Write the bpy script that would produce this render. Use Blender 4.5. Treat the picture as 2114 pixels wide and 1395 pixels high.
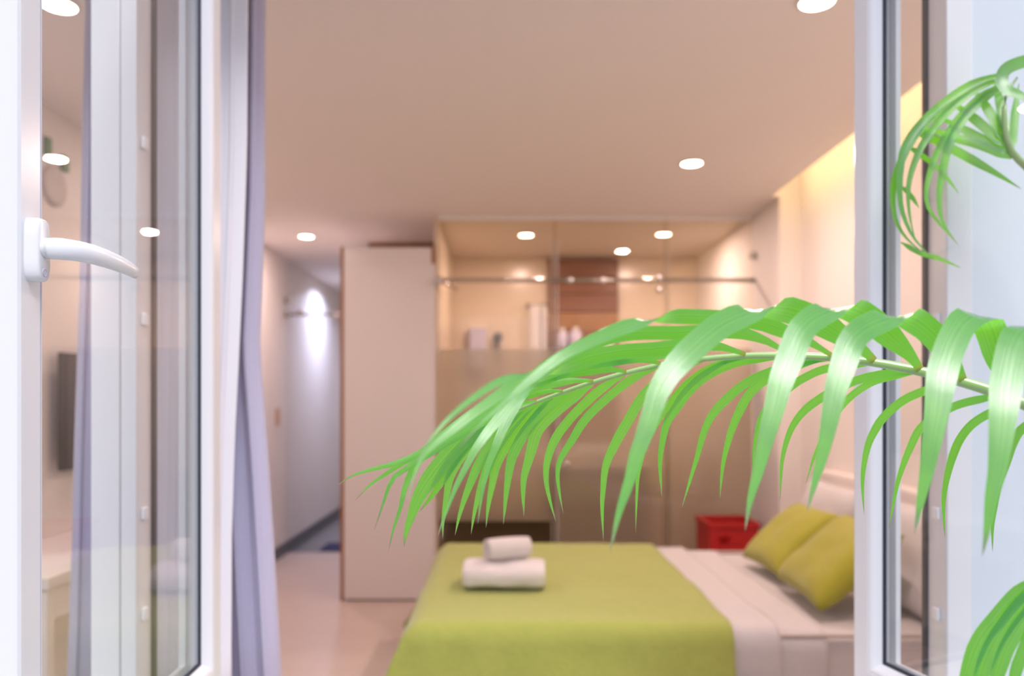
import bpy, bmesh, math, random
from mathutils import Vector, Matrix, noise

random.seed(7)
S = bpy.context.scene
COL = S.collection
for o in list(bpy.data.objects):
    bpy.data.objects.remove(o)

# ------------------------------------------------------------------ camera
CAM_H, FPX, VX, VY = 1.35, 1600.0, 1040.0, 825.0     # eye height, focal length in px, vanishing point
cam = bpy.data.cameras.new('camera')
cam.sensor_fit = 'HORIZONTAL'
cam.sensor_width = 36.0
cam.lens = FPX / 2114 * 36.0
cam.shift_x = (1057 - VX) / 2114
cam.shift_y = (VY - 697.5) / 2114
cam.clip_start = 0.02
cam.dof.use_dof = True
cam.dof.focus_distance = 0.90
cam.dof.aperture_fstop = 3.0
camo = bpy.data.objects.new('camera', cam)
COL.objects.link(camo)
camo.location = (0, 0, CAM_H)
camo.rotation_euler = (math.pi / 2, 0, 0)
S.camera = camo

# ------------------------------------------------------------------ sky, sun, exposure
SKY = 1.2
world = bpy.data.worlds.new('overcast_sky')
S.world = world
world.use_nodes = True
wn = world.node_tree.nodes; wl = world.node_tree.links
wn.clear()
w_out = wn.new('ShaderNodeOutputWorld'); w_bg = wn.new('ShaderNodeBackground')
w_tc = wn.new('ShaderNodeTexCoord'); w_sep = wn.new('ShaderNodeSeparateXYZ')
w_rng = wn.new('ShaderNodeMapRange')
w_rng.inputs['From Min'].default_value = -0.05; w_rng.inputs['From Max'].default_value = 1.0
w_ramp = wn.new('ShaderNodeValToRGB')
e = w_ramp.color_ramp.elements
e[0].position = 0.0; e[0].color = (0.28, 0.29, 0.34, 1)
e[1].position = 1.0; e[1].color = (0.76, 0.80, 1.0, 1)
m = w_ramp.color_ramp.elements.new(0.06); m.color = (0.40, 0.42, 0.54, 1)
wl.new(w_tc.outputs['Generated'], w_sep.inputs[0])
wl.new(w_sep.outputs['Z'], w_rng.inputs['Value'])
wl.new(w_rng.outputs[0], w_ramp.inputs[0])
wl.new(w_ramp.outputs[0], w_bg.inputs[0])
w_bg.inputs[1].default_value = SKY
wl.new(w_bg.outputs[0], w_out.inputs[0])

sun = bpy.data.lights.new('hazy_sun', 'SUN')
sun.energy = 2.65
sun.angle = math.radians(33)
sun.color = (1.0, 0.965, 0.96)
suno = bpy.data.objects.new('hazy_sun', sun)
COL.objects.link(suno)
SUN_EL, SUN_AZ = math.radians(53), math.radians(-12)       # azimuth from straight behind the camera
sd = Vector((math.sin(SUN_AZ) * math.cos(SUN_EL), math.cos(SUN_AZ) * math.cos(SUN_EL), -math.sin(SUN_EL)))
suno.rotation_euler = sd.to_track_quat('-Z', 'Y').to_euler()
suno.location = (0, -2, 6)

LAMP_W = 16.3                      # watts of one room downlight
LAMP_COL = (1.0, 0.725, 0.66)
S.view_settings.view_transform = 'Standard'
S.view_settings.look = 'None'
S.view_settings.gamma = 1.0
S.view_settings.use_curve_mapping = False
S.view_settings.exposure = 0.24
S.cycles.max_bounces = 14
S.cycles.diffuse_bounces = 8
S.cycles.glossy_bounces = 6
S.cycles.transmission_bounces = 10
S.cycles.transparent_max_bounces = 24
S.cycles.sample_clamp_indirect = 6.0
S.cycles.caustics_reflective = False
S.cycles.caustics_refractive = False

# ------------------------------------------------------------------ helpers
def P(x, y, d):
    """A point of the place that stands d metres in front of the camera on the ray of a photo pixel."""
    return Vector(((x - VX) * d / FPX, d, CAM_H - (y - VY) * d / FPX))

def tag(o, label=None, cat=None, group=None, kind=None):
    if label: o['label'] = label
    if cat: o['category'] = cat
    if group: o['group'] = group
    if kind: o['kind'] = kind
    return o

def empty(name, loc=(0, 0, 0), rz=0.0):
    o = bpy.data.objects.new(name, None)
    COL.objects.link(o)
    o.empty_display_size = 0.1
    o.location = loc
    o.rotation_euler = (0, 0, rz)
    return o

def obj(name, bm, mat, parent=None, smooth=False, bevel=0, recalc=True, solid=0, subsurf=0):
    if recalc:
        bmesh.ops.recalc_face_normals(bm, faces=bm.faces)
    me = bpy.data.meshes.new(name)
    bm.to_mesh(me); bm.free()
    if smooth:
        for p in me.polygons: p.use_smooth = True
    me.materials.append(mat)
    o = bpy.data.objects.new(name, me)
    COL.objects.link(o)
    if parent: o.parent = parent
    if solid:
        md = o.modifiers.new('thickness', 'SOLIDIFY'); md.thickness = solid; md.offset = 0
    if subsurf:
        md = o.modifiers.new('smooth', 'SUBSURF'); md.levels = subsurf; md.render_levels = subsurf
    if bevel:
        md = o.modifiers.new('bevel', 'BEVEL'); md.width = bevel; md.segments = 3
        md.limit_method = 'ANGLE'; md.angle_limit = math.radians(40)
        for p in me.polygons: p.use_smooth = True
        try:
            me.set_sharp_from_angle(angle=math.radians(40))
        except Exception:
            pass
    return o

def box(bm, x0, x1, y0, y1, z0, z1, M=None):
    vs = [bm.verts.new((x, y, z)) for z in (z0, z1) for x, y in ((x0, y0), (x1, y0), (x1, y1), (x0, y1))]
    if M is not None:
        for v in vs: v.co = M @ v.co
    for f in ((0, 3, 2, 1), (4, 5, 6, 7), (0, 1, 5, 4), (1, 2, 6, 5), (2, 3, 7, 6), (3, 0, 4, 7)):
        bm.faces.new([vs[i] for i in f])
    return vs

def B(*boxes):
    bm = bmesh.new()
    for b in boxes: box(bm, *b)
    return bm

def tube(bm, pts, rad, seg=12, flat=None, up=Vector((0, 0, 1))):
    """Swept tube; rad number or list; flat = (list of) ratio thickness/height."""
    pts = [Vector(p) for p in pts]
    n = len(pts)
    rad = rad if isinstance(rad, (list, tuple)) else [rad] * n
    rings = []
    for i, p in enumerate(pts):
        t = (pts[min(i + 1, n - 1)] - pts[max(i - 1, 0)]).normalized()
        u = up if abs(t.dot(up)) < 0.98 else Vector((1, 0, 0))
        a = t.cross(u).normalized(); b = a.cross(t).normalized()
        k = flat if flat is not None else 1.0
        rings.append([bm.verts.new(p + a * rad[i] * k * math.cos(q) + b * rad[i] * math.sin(q))
                      for q in (2 * math.pi * j / seg for j in range(seg))])
    for i in range(n - 1):
        for j in range(seg):
            bm.faces.new((rings[i][j], rings[i][(j + 1) % seg], rings[i + 1][(j + 1) % seg], rings[i + 1][j]))
    bm.faces.new(rings[0][::-1]); bm.faces.new(rings[-1])

def lathe(bm, prof, c=(0, 0, 0), seg=32, axis='Z'):
    """prof: (radius, height) list."""
    c = Vector(c)
    rings = []
    for r, h in prof:
        ring = []
        for j in range(seg):
            q = 2 * math.pi * j / seg
            if axis == 'Z': v = Vector((r * math.cos(q), r * math.sin(q), h))
            elif axis == 'Y': v = Vector((r * math.cos(q), h, r * math.sin(q)))
            else: v = Vector((h, r * math.cos(q), r * math.sin(q)))
            ring.append(bm.verts.new(c + v))
        rings.append(ring)
    for i in range(len(rings) - 1):
        for j in range(seg):
            bm.faces.new((rings[i][j], rings[i][(j + 1) % seg], rings[i + 1][(j + 1) % seg], rings[i + 1][j]))
    bm.faces.new(rings[0][::-1]); bm.faces.new(rings[-1])

def ring_frame(bm, u0, u1, z0, z1, prof, s=1):
    """A mitred rectangular frame in the local u-z plane; prof: (inset, y) closed polygon."""
    cols = []
    for (cu, cz, du, dz) in ((u0, z0, 1, 1), (u1, z0, -1, 1), (u1, z1, -1, -1), (u0, z1, 1, -1)):
        cols.append([bm.verts.new((cu + du * d, s * y, cz + dz * d)) for d, y in prof])
    n = len(prof)
    for k in range(4):
        a, b = cols[k], cols[(k + 1) % 4]
        for i in range(n):
            bm.faces.new((a[i], a[(i + 1) % n], b[(i + 1) % n], b[i]))

def grid(bm, nu, nv, f, uv=None):
    V = [[bm.verts.new(f(i / nu, j / nv)) for j in range(nv + 1)] for i in range(nu + 1)]
    for i in range(nu):
        for j in range(nv):
            bm.faces.new((V[i][j], V[i + 1][j], V[i + 1][j + 1], V[i][j + 1]))
    return V

def sstep(a, b, x):
    t = max(0.0, min(1.0, (x - a) / (b - a)))
    return t * t * (3 - 2 * t)

def interp(tab, x):
    if x <= tab[0][0]: return tab[0][1]
    for (x0, y0), (x1, y1) in zip(tab, tab[1:]):
        if x <= x1:
            t = (x - x0) / (x1 - x0)
            return y0 + (y1 - y0) * t
    return tab[-1][1]

# ------------------------------------------------------------------ materials
def mat(name, col, rough=0.5, spec=0.5, metal=0.0, noise_amt=0.0, noise_scale=20.0, bump=0.0, bump_scale=200.0,
        coat=0.0, sheen=0.0, col2=None, stretch=None):
    M = bpy.data.materials.new(name)
    M.use_nodes = True
    nt = M.node_tree; N = nt.nodes; L = nt.links
    p = N['Principled BSDF']
    p.inputs['Base Color'].default_value = (*col, 1)
    p.inputs['Roughness'].default_value = rough
    p.inputs['Specular IOR Level'].default_value = spec
    p.inputs['Metallic'].default_value = metal
    p.inputs['Coat Weight'].default_value = coat
    p.inputs['Sheen Weight'].default_value = sheen
    tc = N.new('ShaderNodeTexCoord')
    src = tc.outputs['Object']
    if stretch:
        mp = N.new('ShaderNodeMapping'); mp.inputs['Scale'].default_value = stretch
        L.new(src, mp.inputs[0]); src = mp.outputs[0]
    if noise_amt > 0 or col2:
        nz = N.new('ShaderNodeTexNoise'); nz.inputs['Scale'].default_value = noise_scale
        nz.inputs['Detail'].default_value = 4
        L.new(src, nz.inputs['Vector'])
        mx = N.new('ShaderNodeMix'); mx.data_type = 'RGBA'
        c2 = col2 or tuple(max(0, c * (1 - noise_amt)) for c in col)
        mx.inputs['A'].default_value = (*col, 1); mx.inputs['B'].default_value = (*c2, 1)
        L.new(nz.outputs['Fac'], mx.inputs['Factor'])
        L.new(mx.outputs['Result'], p.inputs['Base Color'])
    if bump > 0:
        nb = N.new('ShaderNodeTexNoise'); nb.inputs['Scale'].default_value = bump_scale
        L.new(src, nb.inputs['Vector'])
        bp = N.new('ShaderNodeBump'); bp.inputs['Strength'].default_value = bump
        bp.inputs['Distance'].default_value = 0.005
        L.new(nb.outputs['Fac'], bp.inputs['Height'])
        L.new(bp.outputs[0], p.inputs['Normal'])
    return M

def glass_mat(name, tint=(1, 1, 1), ior=1.5, rough=0.0):
    M = bpy.data.materials.new(name); M.use_nodes = True
    N = M.node_tree.nodes; L = M.node_tree.links
    N.clear()
    out = N.new('ShaderNodeOutputMaterial'); mx = N.new('ShaderNodeMixShader')
    fr = N.new('ShaderNodeFresnel')
    # straight-through sheet: the far face must not act as if the ray were still inside dense glass
    ge = N.new('ShaderNodeNewGeometry'); mr = N.new('ShaderNodeMapRange')
    mr.inputs['To Min'].default_value = ior; mr.inputs['To Max'].default_value = 1 / ior
    L.new(ge.outputs['Backfacing'], mr.inputs['Value']); L.new(mr.outputs[0], fr.inputs['IOR'])
    tr = N.new('ShaderNodeBsdfTransparent'); tr.inputs[0].default_value = (*tint, 1)
    gl = N.new('ShaderNodeBsdfGlossy'); gl.inputs['Roughness'].default_value = rough
    L.new(fr.outputs[0], mx.inputs[0]); L.new(tr.outputs[0], mx.inputs[1]); L.new(gl.outputs[0], mx.inputs[2])
    L.new(mx.outputs[0], out.inputs[0])
    return M

def frost_mat(name):
    M = bpy.data.materials.new(name); M.use_nodes = True
    N = M.node_tree.nodes; L = M.node_tree.links
    N.clear()
    out = N.new('ShaderNodeOutputMaterial')
    rf = N.new('ShaderNodeBsdfRefraction'); rf.inputs['Roughness'].default_value = 0.42
    rf.inputs['IOR'].default_value = 1.12
    rf.inputs['Color'].default_value = (0.96, 0.93, 0.88, 1)
    df = N.new('ShaderNodeBsdfDiffuse'); df.inputs[0].default_value = (0.80, 0.75, 0.70, 1)
    tl = N.new('ShaderNodeBsdfTranslucent'); tl.inputs[0].default_value = (0.8, 0.76, 0.7, 1)
    m1 = N.new('ShaderNodeMixShader'); m1.inputs[0].default_value = 0.5
    m2 = N.new('ShaderNodeMixShader'); m2.inputs[0].default_value = 0.42
    L.new(df.outputs[0], m1.inputs[1]); L.new(tl.outputs[0], m1.inputs[2])
    L.new(rf.outputs[0], m2.inputs[1]); L.new(m1.outputs[0], m2.inputs[2])
    L.new(m2.outputs[0], out.inputs[0])
    return M

def emit_mat(name, col, strength):
    M = bpy.data.materials.new(name); M.use_nodes = True
    N = M.node_tree.nodes; L = M.node_tree.links
    N.clear()
    out = N.new('ShaderNodeOutputMaterial'); em = N.new('ShaderNodeEmission')
    em.inputs[0].default_value = (*col, 1); em.inputs[1].default_value = strength
    L.new(em.outputs[0], out.inputs[0])
    return M

def leaf_mat(name, g1, g2, transl=0.70):
    """Waxy palm leaf: fine veins along the blade, yellow foot, dry tip (UV: across, along)."""
    M = bpy.data.materials.new(name); M.use_nodes = True
    N = M.node_tree.nodes; L = M.node_tree.links
    p = N['Principled BSDF']
    out = N['Material Output']
    uv = N.new('ShaderNodeUVMap')
    sep = N.new('ShaderNodeSeparateXYZ'); L.new(uv.outputs[0], sep.inputs[0])
    mp = N.new('ShaderNodeMapping'); mp.inputs['Scale'].default_value = (34, 0.8, 1)
    L.new(uv.outputs[0], mp.inputs[0])
    nz = N.new('ShaderNodeTexNoise'); nz.inputs['Scale'].default_value = 1.0; nz.inputs['Detail'].default_value = 3
    L.new(mp.outputs[0], nz.inputs['Vector'])
    ct = N.new('ShaderNodeMapRange'); ct.inputs['From Min'].default_value = 0.36; ct.inputs['From Max'].default_value = 0.64
    L.new(nz.outputs['Fac'], ct.inputs['Value'])
    mx = N.new('ShaderNodeMix'); mx.data_type = 'RGBA'
    mx.inputs['A'].default_value = (*g1, 1); mx.inputs['B'].default_value = (*g2, 1)
    L.new(ct.outputs[0], mx.inputs['Factor'])
    rp = N.new('ShaderNodeValToRGB')
    el = rp.color_ramp.elements
    el[0].position = 0.0; el[0].color = (0, 0, 0, 1)
    el[1].position = 1.0; el[1].color = (1, 1, 1, 1)
    a = rp.color_ramp.elements.new(0.91); a.color = (0, 0, 0, 1)
    L.new(sep.outputs['Y'], rp.inputs[0])
    mt = N.new('ShaderNodeMix'); mt.data_type = 'RGBA'
    mt.inputs['B'].default_value = (0.42, 0.34, 0.12, 1)
    L.new(rp.outputs[0], mt.inputs['Factor']); L.new(mx.outputs['Result'], mt.inputs['A'])
    rb = N.new('ShaderNodeValToRGB')
    el = rb.color_ramp.elements
    el[0].position = 0.004; el[0].color = (1, 1, 1, 1)
    el[1].position = 0.020; el[1].color = (0, 0, 0, 1)
    L.new(sep.outputs['Y'], rb.inputs[0])
    mb = N.new('ShaderNodeMix'); mb.data_type = 'RGBA'
    mb.inputs['B'].default_value = (0.55, 0.55, 0.02, 1)
    L.new(rb.outputs[0], mb.inputs['Factor']); L.new(mt.outputs['Result'], mb.inputs['A'])
    L.new(mb.outputs['Result'], p.inputs['Base Color'])
    # body of the blade: diffuse + light passing through; on top a waxy reflecting skin
    N.remove(p)
    df = N.new('ShaderNodeBsdfDiffuse'); tl = N.new('ShaderNodeBsdfTranslucent')
    gm = N.new('ShaderNodeMix'); gm.data_type = 'RGBA'; gm.blend_type = 'MULTIPLY'; gm.inputs['Factor'].default_value = 1.0
    gm.inputs['B'].default_value = (0.17, 0.36, 1.5, 1)       # reflected light is bluer and darker than light that came through
    L.new(mb.outputs['Result'], gm.inputs['A'])
    L.new(gm.outputs['Result'], df.inputs[0]); L.new(mb.outputs['Result'], tl.inputs[0])
    ms = N.new('ShaderNodeMixShader'); ms.inputs[0].default_value = transl
    L.new(df.outputs[0], ms.inputs[1]); L.new(tl.outputs[0], ms.inputs[2])
    ge = N.new('ShaderNodeNewGeometry'); mr = N.new('ShaderNodeMapRange')
    mr.inputs['To Min'].default_value = 2.2; mr.inputs['To Max'].default_value = 1 / 2.2
    fr = N.new('ShaderNodeFresnel')
    L.new(ge.outputs['Backfacing'], mr.inputs['Value']); L.new(mr.outputs[0], fr.inputs['IOR'])
    gl = N.new('ShaderNodeBsdfGlossy'); gl.inputs['Roughness'].default_value = 0.27
    mg = N.new('ShaderNodeMixShader')
    L.new(fr.outputs[0], mg.inputs[0]); L.new(ms.outputs[0], mg.inputs[1]); L.new(gl.outputs[0], mg.inputs[2])
    L.new(mg.outputs[0], out.inputs[0])
    bp = N.new('ShaderNodeBump'); bp.inputs['Strength'].default_value = 0.3; bp.inputs['Distance'].default_value = 0.001
    L.new(nz.outputs['Fac'], bp.inputs['Height'])
    L.new(bp.outputs[0], gl.inputs['Normal'])
    return M

MT = {
    'wall': mat('white_wall_paint', (0.78, 0.74, 0.71), 0.7, 0.3, noise_amt=0.03, noise_scale=3, bump=0.05, bump_scale=120),
    'ceil': mat('white_ceiling_paint', (0.84, 0.79, 0.78), 0.75, 0.3, noise_amt=0.02, noise_scale=2),
    'facade': mat('white_facade_paint', (0.68, 0.74, 0.79), 0.7, 0.3, noise_amt=0.05, noise_scale=6, bump=0.08, bump_scale=90),
    'floor': mat('beige_polished_floor', (0.62, 0.51, 0.46), 0.28, 0.5, noise_amt=0.12, noise_scale=5),
    'hallfloor': mat('grey_wet_room_floor', (0.20, 0.20, 0.21), 0.4, 0.5, noise_amt=0.2, noise_scale=9),
    'deck': mat('grey_balcony_concrete', (0.38, 0.38, 0.38), 0.85, 0.3, noise_amt=0.25, noise_scale=8, bump=0.2),
    'upvc': mat('white_upvc', (0.78, 0.78, 0.79), 0.24, 0.5, noise_amt=0.015, noise_scale=4),
    'bead': mat('white_upvc_bead', (0.84, 0.84, 0.86), 0.3, 0.5, noise_amt=0.015, noise_scale=4),
    'gasket': mat('dark_rubber_gasket', (0.015, 0.022, 0.045), 0.45, 0.5, noise_amt=0.2, noise_scale=40),
    'seal': mat('grey_rubber_seal', (0.07, 0.075, 0.085), 0.5, 0.5, noise_amt=0.2, noise_scale=40),
    'metal': mat('brushed_steel', (0.62, 0.60, 0.57), 0.25, 0.5, metal=1.0, noise_amt=0.1, noise_scale=30, stretch=(1, 1, 12)),
    'chrome': mat('chrome', (0.45, 0.42, 0.38), 0.16, 0.5, metal=1.0, noise_amt=0.05),
    'glass': glass_mat('window_glass', (0.985, 0.99, 0.99)),
    'showerglass': glass_mat('shower_glass', (0.965, 0.95, 0.90), 1.5),
    'hallglass': glass_mat('hall_glass', (0.97, 0.975, 0.98), 1.45),
    'frost': frost_mat('frosted_film'),
    'curtain': mat('lavender_grey_curtain', (0.50, 0.485, 0.64), 0.85, 0.2, noise_amt=0.12, noise_scale=160, bump=0.25, bump_scale=420, sheen=0.3),
    'sheer': mat('white_voile', (0.90, 0.88, 0.92), 0.9, 0.2, noise_amt=0.05, noise_scale=200, sheen=0.2),
    'wardrobe': mat('white_laminate', (0.70, 0.66, 0.65), 0.28, 0.5, noise_amt=0.02, noise_scale=3),
    'woodedge': mat('orange_wood_edging', (0.36, 0.16, 0.055), 0.4, 0.5, col2=(0.24, 0.095, 0.03), noise_scale=14, stretch=(6, 6, 0.6)),
    'blockerboard': mat('brown_blocker_board', (0.33, 0.17, 0.085), 0.5, 0.4, col2=(0.22, 0.10, 0.05), noise_scale=8, stretch=(6, 1, 1)),
    'tile': mat('beige_wall_tile', (0.74, 0.63, 0.50), 0.22, 0.5, noise_amt=0.06, noise_scale=4),
    'bathceil': mat('bathroom_ceiling', (0.72, 0.64, 0.54), 0.7, 0.3, noise_amt=0.03),
    'green': mat('green_quilted_cotton', (0.36, 0.41, 0.095), 0.8, 0.25, col2=(0.30, 0.35, 0.078), noise_scale=30, bump=0.5, bump_scale=55, sheen=0.25),
    'cushion': mat('green_cotton_cushion', (0.36, 0.35, 0.035), 0.8, 0.25, noise_amt=0.15, noise_scale=60, bump=0.3, bump_scale=220, sheen=0.25),
    'linen': mat('white_bed_linen', (0.56, 0.54, 0.55), 0.8, 0.25, noise_amt=0.03, noise_scale=40, bump=0.25, bump_scale=60, sheen=0.2),
    'towel': mat('white_terry_towel', (0.83, 0.79, 0.79), 0.95, 0.1, noise_amt=0.06, noise_scale=260, bump=0.9, bump_scale=330, sheen=0.5),
    'bedbase': mat('pale_bed_base', (0.50, 0.45, 0.42), 0.6, 0.4, noise_amt=0.1, noise_scale=15),
    'headboard': mat('cream_headboard', (0.74, 0.68, 0.64), 0.55, 0.4, noise_amt=0.03, noise_scale=12),
    'tv': mat('black_tv_plastic', (0.012, 0.012, 0.016), 0.2, 0.5, noise_amt=0.2, noise_scale=20),
    'desk': mat('white_desk_laminate', (0.76, 0.72, 0.70), 0.4, 0.5, noise_amt=0.03, noise_scale=6),
    'darkskirt': mat('dark_grey_skirting', (0.10, 0.10, 0.11), 0.4, 0.5, noise_amt=0.15, noise_scale=12),
    'bluemat': mat('navy_bath_mat', (0.035, 0.05, 0.13), 0.95, 0.1, noise_amt=0.3, noise_scale=90, bump=0.8, bump_scale=200),
    'switch': mat('beige_switch_plastic', (0.55, 0.36, 0.25), 0.4, 0.5, noise_amt=0.05),
    'red': mat('red_plastic', (0.50, 0.018, 0.018), 0.4, 0.5, noise_amt=0.1, noise_scale=8),
    'darkwood': mat('dark_brown_wood', (0.085, 0.048, 0.032), 0.45, 0.5, col2=(0.05, 0.028, 0.02), noise_scale=9, stretch=(1, 1, 6)),
    'ceramic': mat('white_ceramic', (0.82, 0.80, 0.77), 0.1, 0.6, noise_amt=0.01),
    'lavender': mat('lavender_plastic', (0.55, 0.52, 0.66), 0.4, 0.5, noise_amt=0.05),
    'greyplastic': mat('grey_plastic', (0.16, 0.17, 0.16), 0.4, 0.5, noise_amt=0.1),
    'plaque': mat('pale_grey_plaque', (0.55, 0.50, 0.47), 0.6, 0.4, noise_amt=0.1, noise_scale=30),
    'plaquegreen': mat('green_paint', (0.08, 0.22, 0.07), 0.6, 0.4, noise_amt=0.2, noise_scale=40),
    'trim': mat('white_lamp_trim', (0.85, 0.82, 0.80), 0.4, 0.5, noise_amt=0.02),
    'lens': emit_mat('lit_lamp_lens', (1.0, 0.86, 0.68), 14.0),
    'lenscool': emit_mat('lit_cool_lamp_lens', (0.85, 0.9, 1.0), 14.0),
    'led': emit_mat('lit_led_strip', (1.0, 0.71, 0.35), 15.0),
    'leaf': leaf_mat('palm_leaf', (0.33, 0.94, 0.010), (0.17, 0.74, 0.008)),
    'rachis': mat('palm_leaf_stalk', (0.34, 0.52, 0.16), 0.3, 1.0, noise_amt=0.15, noise_scale=30, coat=1.0),
    'cane': mat('palm_cane', (0.20, 0.25, 0.06), 0.5, 0.4, col2=(0.28, 0.22, 0.10), noise_scale=9, stretch=(1, 1, 5)),
    'pot': mat('grey_glazed_pot', (0.30, 0.31, 0.32), 0.35, 0.5, noise_amt=0.2, noise_scale=7),
    'soil': mat('dark_soil', (0.035, 0.024, 0.016), 0.95, 0.1, noise_amt=0.5, noise_scale=60, bump=1, bump_scale=90),
}

def structure(name, bm, m, label=None, **kw):
    o = obj(name, bm, MT[m], **kw)
    return tag(o, label, kind='structure')

# ------------------------------------------------------------------ room shell
CEIL = 2.586
XL, XR = -1.92, 1.80
YF0, YF1 = 1.50, 1.64            # facade outer / inner face
WX0, WX1, WZ0, WZ1 = -1.80, 0.905, 0.734, 2.36   # window hole
BY = 5.20                        # front of wardrobe and shower screen
BATH_X0, BATH_Y1 = -0.445, 6.70
HALL_END = 9.2

structure('floor', B((XL - .1, XR + .1, YF1 - 0.02, 6.85, -0.10, 0.0)), 'floor', 'beige polished bedroom floor')
structure('hall_floor', B((XL - .1, BATH_X0, 6.85, HALL_END + .1, -0.10, -0.015)), 'hallfloor', 'dark grey floor beyond the hall glass door')
structure('balcony_floor', B((-4, 4, -2.5, YF0, -0.12, 0.0)), 'deck', 'grey concrete balcony floor outside the window')
# ceiling: main slab stops short of the right wall, leaving a light cove
structure('ceiling', B((XL - .1, 1.625, YF1 - .02, 4.7101, CEIL, CEIL + .05),
                       (XL - .1, 1.69, 4.7101, BY + .01, CEIL, CEIL + .05),
                       (XL - .1, BATH_X0, BY + .01, HALL_END + .1, CEIL, CEIL + .05),
                       (XL - .1, XR + .3, YF1 - .02, 4.90, CEIL + .20, CEIL + .25),
                       (1.46, 1.48, YF1 - .02, 4.74, CEIL + .05, CEIL + .20),
                       (1.46, 1.69, 4.715, 4.75, CEIL + .05, CEIL + .20)), 'ceil', 'smooth white ceiling')
structure('bathroom_ceiling', B((BATH_X0, XR + .1, BY + .01, BATH_Y1 + .1, CEIL, CEIL + .05)), 'bathceil', 'beige ceiling of the glazed bathroom')
structure('wall_left', B((XL - .12, XL, YF1 - .02, HALL_END + .1, -0.1, CEIL + .25)), 'wall', 'white wall carrying the television')
structure('wall_right', B((XR, XR + .12, YF1 - .02, 4.90, -0.1, CEIL + .25),
                          (1.675, XR + .12, 4.71, BATH_Y1 + .1, -0.1, CEIL + .25)), 'wall', 'white wall behind the bed head')
structure('wall_hall_end', B((XL - .1, BATH_X0, HALL_END, HALL_END + .1, -0.1, CEIL + .05)), 'wall', 'white wall at the far end of the hall')
structure('wall_bath_back', B((BATH_X0 - .03, XR + .1, BATH_Y1, BATH_Y1 + .1, -0.1, CEIL + .05)), 'tile', 'beige tiled back wall of the bathroom')
structure('wall_bath_side', B((BATH_X0 - .025, BATH_X0, BY + .03, HALL_END, 0.0, CEIL)), 'tile', 'beige tiled partition between wardrobe and bathroom')
structure('wall_front', B((-4, WX0, YF0, YF1, -0.1, 3.2), (WX1, 4, YF0, YF1, -0.1, 3.2),
                          (WX0, WX1, YF0, YF1, -0.1, WZ0 - .03), (WX0, WX1, YF0, YF1, WZ1, 3.2)), 'facade', 'pale painted outer wall around the window')
structure('baseboard_left', B((XL, XL + .015, YF1, HALL_END, 0.0, 0.10)), 'darkskirt', 'dark grey skirting along the television wall')

# ------------------------------------------------------------------ window frame and sashes
win = empty('window_1', ((WX0 + WX1) / 2, YF0, WZ0))
tag(win, 'white fixed window frame with a fixed side light', kind='structure')
def wpart(name, bm, m, **kw):
    for v in bm.verts: v.co -= win.location
    return obj(name, bm, MT[m], win, **kw)
FY0, FY1 = YF0 - 0.005, YF0 + 0.075
wpart('sill_rail', B((WX0, WX1, FY0, FY1, WZ0, WZ0 + .045)), 'upvc', bevel=.003)
wpart('head_rail', B((WX0, WX1, FY0, FY1, WZ1 - .05, WZ1)), 'upvc', bevel=.003)
wpart('jamb', B((WX0, WX0 + .05, FY0, FY1, WZ0 + .045, WZ1 - .05)), 'upvc', bevel=.003)
wpart('jamb', B((0.855, WX1, FY0, FY1, WZ0 + .045, WZ1 - .05)), 'upvc', bevel=.003)
MX0, MX1 = -0.797, -0.710
wpart('mullion', B((MX0, -0.7415, FY0, FY1, WZ0 + .045, WZ1 - .05), (-0.7405, MX1, FY0 + .002, FY1, WZ0 + .045, WZ1 - .05)), 'upvc', bevel=.002)
wpart('outer_sill', B((WX0 - .02, WX1 + .02, YF0 - .06, YF0, WZ0 - .02, WZ0 + .004)), 'upvc', bevel=.004)
wpart('inner_sill', B((WX0, WX1, FY1, YF1 + .04, WZ0 - .03, WZ0 + .002)), 'upvc', bevel=.004)
wpart('side_light_pane', B((WX0 + .05, MX0, 1.532, 1.538, WZ0 + .045, WZ1 - .05)), 'glass')
bm = bmesh.new(); ring_frame(bm, WX0 + .05, MX0, WZ0 + .045, WZ1 - .05, [(0, 1.520), (.006, 1.520), (.006, 1.550), (0, 1.550)])
wpart('side_light_gasket', bm, 'seal')
bm = bmesh.new(); ring_frame(bm, MX1, 0.855, WZ0 + .045, WZ1 - .05, [(-.002, 1.560), (.007, 1.560), (.007, 1.572), (-.002, 1.572)])
wpart('rebate_seal', bm, 'seal')
for zz in (1.854, 1.508, 1.127, 0.93):
    wpart('lock_keep', B((MX1, MX1 + .008, 1.515, 1.535, zz - .012, zz + .012)), 'bead', bevel=.002)
    wpart('lock_keep', B((.847, .855, 1.515, 1.535, zz - .012, zz + .012)), 'bead', bevel=.002)

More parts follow.
